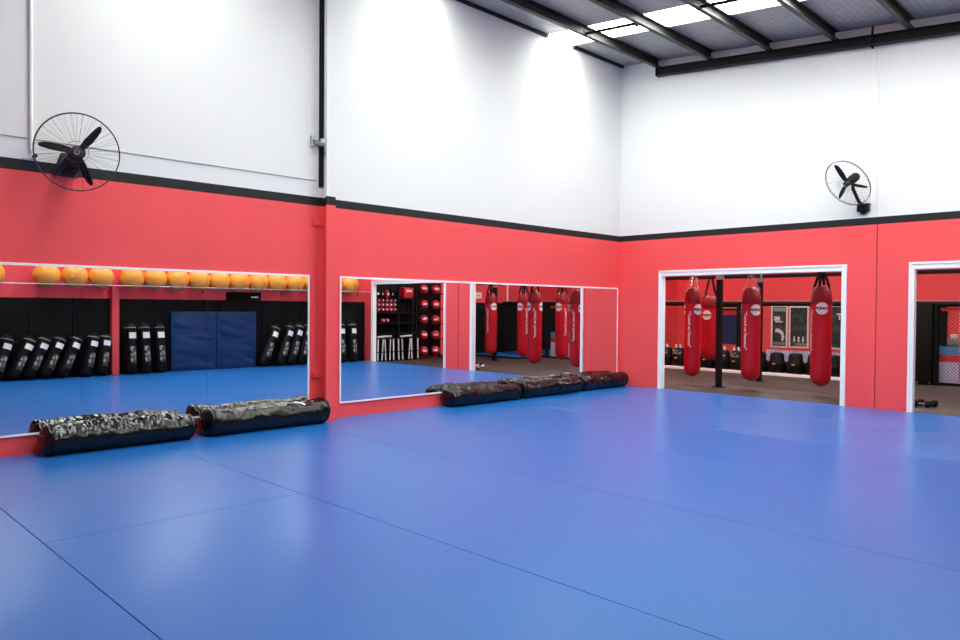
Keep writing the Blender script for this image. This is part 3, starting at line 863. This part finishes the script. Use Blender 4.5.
# posters and banner on the gym far wall
def poster(y0, y1, z0, z1, label, kind):
    t = thing('poster', label, 'poster', (GX, (y0 + y1) / 2, z0), group='framed posters on the gym far wall')
    w = (y0 - y1) / 2; h = z1 - z0
    b = MB(); b.box((-.012, -w + .04, .04), (-.006, w - .04, h - .04)); b.build('print', poster_k, t)
    b = MB()
    for a, c_ in (((-.03, -w, 0), (-.001, -w + .04, h)), ((-.03, w - .04, 0), (-.001, w, h)), ((-.03, -w + .04, 0), (-.001, w - .04, .04)), ((-.03, -w + .04, h - .04), (-.001, w - .04, h))): b.box(a, c_)
    b.build('frame', white_m, t)
    if kind == 0:
        b = MB(); b.box((-.015, -w + .06, h * .86), (-.013, w - .06, h * .95)); b.build('blue_band', pm('pale_teal', (.25, .42, .45), .5), t)
        b = MB(); b.box((-.015, -.02, h * .64), (-.013, w - .09, h * .74)); b.box((-.015, -.1, h * .60), (-.013, w - .12, h * .63)); b.build('white_title', logo_w, t)
        b = MB()
        b.poly([(-.016, .10, h * .46), (-.016, .0, h * .44), (-.016, -.12, h * .38), (-.016, -.16, h * .24), (-.016, -.11, h * .14), (-.016, -.07, h * .16), (-.016, -.08, h * .3), (-.016, .02, h * .36), (-.016, .13, h * .36)], (.002, 0, 0)); b.build('white_figure', logo_w, t)
        b = MB(); b.box((-.015, -w + .06, h * .06), (-.013, w - .06, h * .13)); b.build('grey_band', foam_m, t)
    elif kind == 1:
        for k in range(3):
            b = MB(); b.poly([(-.016, .16 - k * .13, .18), (-.016, .10 - k * .13, .18), (-.016, .11 - k * .13, .34), (-.016, .15 - k * .13, .34)], (.002, 0, 0)); b.build('white_figure', logo_w, t)
        b = MB(); b.box((-.015, -w + .06, .06), (-.013, w - .2, .15)); b.build('white_title', foam_m, t)
    else:
        bm = text_mesh('T', .24, 0, .01)
        for v in bm.verts: v.co = Vector((-.016, -v.co.x, h * .74 + v.co.y))
        k = MB(); k.bm.free(); k.bm = bm; k.build('letter', logo_w, t)
        b = MB(); b.lathe([(0, .35), (.1, .4), (.14, .6), (.08, .72), (0, .74)], 12, M=Matrix.Diagonal((.04, 1, 1, 1)).to_4x4()); b.build('grey_figure', foam_m, t)
poster(.80, .30, .46, 1.74, 'dark framed poster with pale figure, left of two behind the cage mesh', 0)
poster(.25, -.33, .47, 1.72, 'dark framed poster with small white figures, beside the poster with pale figure', 1)
poster(-.90, -1.5, .48, 1.75, 'dark framed poster at right edge of left doorway, behind the red bag', 2)
t = thing('wall_banner', 'navy wall banner with red band and pale line behind the black rack post', 'banner', (GX, 2.05, .5))
b = MB(); b.box((-.03, -.38, 0), (-.002, .38, .94)); b.build('navy_field', navy_m, t)
b = MB(); b.box((-.03, -.38, .95), (-.002, .38, 1.08)); b.build('red_band', rubber_m, t)
b = MB(); b.box((-.03, -.38, 1.08), (-.002, .38, 1.24)); b.build('dark_band', steel_k, t)
b = MB(); b.box((-.034, -.36, 1.14), (-.03, .36, 1.18)); b.build('pale_line', gold_m, t)
b = MB(); b.box((GX - .06, -3.90, -.03), (GX - .001, -3.1, 1.72), .006); tag(b.build('wall_pad', pad_m), 'black wall pad on the gym far wall beyond the right doorway', 'wall pad')
# red padding low on the far wall behind the left mesh
# side wall: black pads, blue mat, sign, conduit (seen in the right mirrors)
PX = [(3.75, 4.7), (4.7, 5.65), (5.65, 6.6), (6.6, 7.55), (7.55, 8.5), (8.5, 9.3)]
for k, (xa, xb) in enumerate(PX):
    b = MB(); b.box((xa + .004, GY0, -.03), (xb - .004, GY0 + .06, 1.78), .01)
    tag(b.build('wall_pad', pad_m, smooth=40), ['black gym wall pad under the white sign', 'second black gym wall pad right of the white sign', 'third black gym wall pad, left of the white conduit', 'black gym wall pad just right of the white conduit', 'second black gym wall pad right of the white conduit', 'black gym wall pad at the far end, past all bags'][k], 'wall pad', 'gym side wall pads')
t = thing('gym_mat', 'blue mat with dark edge along the padded gym wall, seen in mirror', 'mat', (6.9, -8.12, -.03))
b = MB(); b.box((-2.5, -1.12, 0), (2.3, 1.2, .05), .004); b.build('edge', steel_k, t)
b = MB(); b.box((-2.46, -1.08, .05), (2.26, 1.14, .058)); b.build('top_cover', mat_m, t)
t = thing('wall_sign', 'small white sign on red gym wall above black pads, seen in mirror', 'sign', (5.0, GY0, 1.92))
b = MB(); b.box((-.17, .0, 0), (.19, .012, .22)); b.build('plate', logo_w, t)
b = MB(); b.box((-.08, .012, .09), (.09, .014, .13)); b.build('print', pm('pale_green_print', (.35, .6, .5), .5), t)
b = MB(); b.tube([(6.5, GY0 + .03, 1.80), (6.5, GY0 + .03, GZ)], .03, 8); tag(b.build('conduit', white_m), 'white conduit on red gym wall above the black pads', 'pipe')

# storage rack seen through the far doorway in the mirror
RY = -9.0
t = thing('storage_rack', 'tall black storage rack of gym gear, seen in mirror', 'rack', (1.03, RY, -.03))
for x in (-.78, .10, .80):
    for y in (-.28, .12):
        b = MB(); b.box((x - .025, y - .025, 0), (x + .025, y + .025, 2.38)); b.build('upright', steel_k, t)
b = MB(); b.box((-.80, -.31, .05), (.83, -.29, 2.38)); b.build('back_panel', steel_k, t)
SH = (.82, 1.14, 1.46, 1.90)
for z in SH:
    b = MB(); b.box((-.80, -.30, z - .02), (.83, .14, z)); b.build('shelf', steel_k, t)
# rows of red gloves on the shelves
gl = None
for r_, z in enumerate((1.455, 1.60, 1.735)):
    for k in range(5):
        if gl is None:
            gl = thing('boxing_glove', 'red boxing glove with white cuff on the storage rack', 'glove', group='red boxing gloves on the storage rack')
            b = MB(); b.lathe([(0, 0), (.05, .005), (.066, .03), (.068, .07), (.05, .105), (0, .125)], 14, M=Matrix.Rotation(-PI / 2, 4, 'X')); b.build('hand', rubber_m, gl, smooth=60)
            b = MB(); b.lathe([(.03, .03), (.035, .0), (.022, -.01), (.02, .03)], 10, M=Matrix.Translation((.045, .07, .02)) @ Matrix.Rotation(-PI / 2, 4, 'X')); b.build('thumb', rubber_m, gl, smooth=60)
            b = MB(); b.tube([(0, .11, 0), (0, .135, 0)], [.03, .026], 12); b.build('cuff', logo_w, gl, smooth=60)
            g = gl
        else: g = dup(gl)
        g.location = (.42 + k * .155, RY - .05, z + .07)
for k, x in enumerate((.85, 1.02)):
    g = dup(gl); g.location = (x - .25, RY - .05, 1.14 + .05); g['label'] = ['left single red glove on the lower rack shelf', 'right single red glove on the lower rack shelf'][k]; g['group'] = 'single red gloves'
for k, (x, w) in enumerate(((.42, .13), (.62, .07), (.81, .12), (1.0, .08))):
    t2 = thing('head_guard', ['first', 'second', 'third', 'fourth'][k] + ' head guard from the left on the top rack shelf', 'head guard', (x, RY - .06, 1.875), group='head guards on the top shelf')
    b = MB(); b.lathe([(0, .0), (w * .5, .0), (w * .62, .08), (w * .6, .17), (w * .35, .24), (0, .26)], 14); b.build('shell', rubber_m if k == 2 else black_m, t2, smooth=60)
    b = MB(); b.box((-w * .3, w * .50, .09), (w * .3, w * .66, .16), .006); b.build('face_bar', logo_w, t2)
t2 = thing('gym_bag', 'red gym bag with white mark on the right top of the rack', 'bag', (1.57, RY - .06, 1.875))
b = MB(); b.box((-.19, -.12, 0), (.19, .14, .34), .04); b.build('body', rubber_m, t2, smooth=50)
b = MB(); b.box((-.10, .14, .20), (.10, .15, .26)); b.build('mark', logo_w, t2)
# black kick pads with a white stripe standing along the foot of the rack, and two pale bars
kp = None
kx = [.22, .37, .52, .67, .82, 1.02, 1.17, 1.40, 1.53, 1.77]
for k, x in enumerate(kx):
    if kp is None:
        kp = thing('kick_pad', '', 'kick pad', group='black kick pads in a row under the rack')
        b = MB(); b.box((-.065, -.08, 0), (.065, .06, .70), .025); b.build('body', black_m, kp, smooth=50)
        b = MB(); b.box((-.018, .06, .04), (.018, .068, .27)); b.box((-.018, .06, .30), (.018, .068, .67)); b.build('white_stripe', logo_w, kp)
        g = kp
    else: g = dup(kp)
    g.location = (x, RY + .22, -.03 + .0); g.rotation_euler = (-.05, random.uniform(-.1, .1), 0)
    g['label'] = 'black kick pad with white stripe, %s in the row under the rack' % (['leftmost', 'second', 'third', 'fourth', 'fifth', 'sixth', 'seventh', 'eighth', 'ninth', 'last'][k])
for k, (xa, xb) in enumerate(((.26, .78), (1.13, 1.56))):
    b = MB(); b.tube([(xa, RY + .22, .70), ((xa + xb) / 2, RY + .22, .715), (xb, RY + .22, .72)], .03, 8)
    tag(b.build('foam_roll', logo_w), ['left', 'right'][k] + ' long white foam stick lying above the kick pads', 'foam stick')
# medicine ball rack
t = thing('ball_rack', 'tall black rack holding ten red medicine balls in two columns', 'rack', (2.49, RY, -.03))
for x in (-.58, .60):
    b = MB(); b.box((x - .035, -.25, 0), (x + .035, -.18, 2.42)); b.build('upright', steel_k, t)
    b = MB(); b.box((x - .03, -.25, 0), (x + .03, .25, .05)); b.build('foot', steel_k, t)
b = MB(); b.box((-.58, -.24, .08), (.60, -.22, 2.42)); b.build('back_panel', steel_k, t)
BZ = (.19, .69, 1.19, 1.67, 2.16)
for z in BZ:
    for yy in (-.09, .09):
        b = MB(); b.tube([(-.58, yy, z - .09), (.60, yy, z - .09)], .014, 8); b.build('rail', steel_k, t, smooth=60)
    b = MB(); b.box((-.59, -.22, z - .11), (-.57, .12, z - .09)); b.box((.59, -.22, z - .11), (.61, .12, z - .09)); b.build('rail_arm', steel_k, t)
mbp = None
RN = ['bottom', 'second lowest', 'middle', 'second highest', 'top']
for i, z in enumerate(BZ):
    for k, x in enumerate((2.24, 2.74)):
        if mbp is None:
            mbp = thing('medicine_ball', '', 'ball', group='red medicine balls on the rack')
            b = MB(); r = .145
            b.lathe([(max(1e-6, math.sin(PI * j / 16)) * r if 0 < j < 16 else 0, -math.cos(PI * j / 16) * r) for j in range(17)], 24); b.build('ball', rubber_m, mbp, smooth=180)
            b = MB(); n = 8
            grid = [[b.bm.verts.new(Vector((-.075 + .15 * u / n, 0, -.03 + .06 * v / 4)) + Vector((0, math.sqrt(.149 ** 2 - (-.075 + .15 * u / n) ** 2 - (-.03 + .06 * v / 4) ** 2), 0))) for v in range(5)] for u in range(n + 1)]
            for u in range(n):
                for v in range(4): b._face([grid[u][v], grid[u + 1][v], grid[u + 1][v + 1], grid[u][v + 1]])
            b.build('white_label', logo_w, mbp, smooth=180)
            b = MB(); b.ring((0, 0, 0), .146, .003, 2, 32, 4); b.build('seam', redc_m, mbp)
            g = mbp
        else: g = dup(mbp)
        g.location = (x, RY, z + .02); g.rotation_euler = (random.uniform(.0, .2), random.uniform(-.2, .2), random.uniform(.35, .75))
        g['label'] = 'red medicine ball in %s row, %s column of the black rack' % (RN[i], ['left mirrored', 'right mirrored'][k])
# dumbbells on the floor behind the pier
def dumbbell(x, y, mat, label):
    t = thing('dumbbell', label, 'dumbbell', (x, y, -.03), (0, 0, PI / 2 - .1))
    for sx in (-1, 1):
        b = MB(); b.tube([(sx * .06, 0, .065), (sx * .075, 0, .065), (sx * .13, 0, .065), (sx * .145, 0, .065)], [.05, .063, .063, .05], 6); b.build('head', mat, t)
    b = MB(); b.tube([(-.07, 0, .065), (.07, 0, .065)], .016, 10); b.build('handle', chrome_m, t, smooth=60)
dumbbell(1.02, -5.42, steel_k, 'black dumbbell on gym floor just inside the right doorway')
dumbbell(1.22, -5.46, steel_k, 'black dumbbell behind the nearest one inside the right doorway')
dumbbell(.45, -4.82, chrome_m, 'silver dumbbell on gym floor by the left doorway jamb, seen in mirror')
dumbbell(.85, -5.02, chrome_m, 'silver dumbbell further in behind the pier, seen in mirror')

# ------------------------------------------------------------------ world and view
w = bpy.data.worlds.new('world'); SC.world = w; w.use_nodes = True
w.node_tree.nodes['Background'].inputs[0].default_value = (.8, .9, 1, 1)
w.node_tree.nodes['Background'].inputs[1].default_value = .3
SC.view_settings.view_transform = 'Standard'; SC.view_settings.look = 'None'
SC.view_settings.exposure = 0; SC.view_settings.gamma = 1; SC.view_settings.use_curve_mapping = False
SC.cycles.use_denoising = True
SC.cycles.max_bounces = 10; SC.cycles.diffuse_bounces = 5; SC.cycles.glossy_bounces = 6
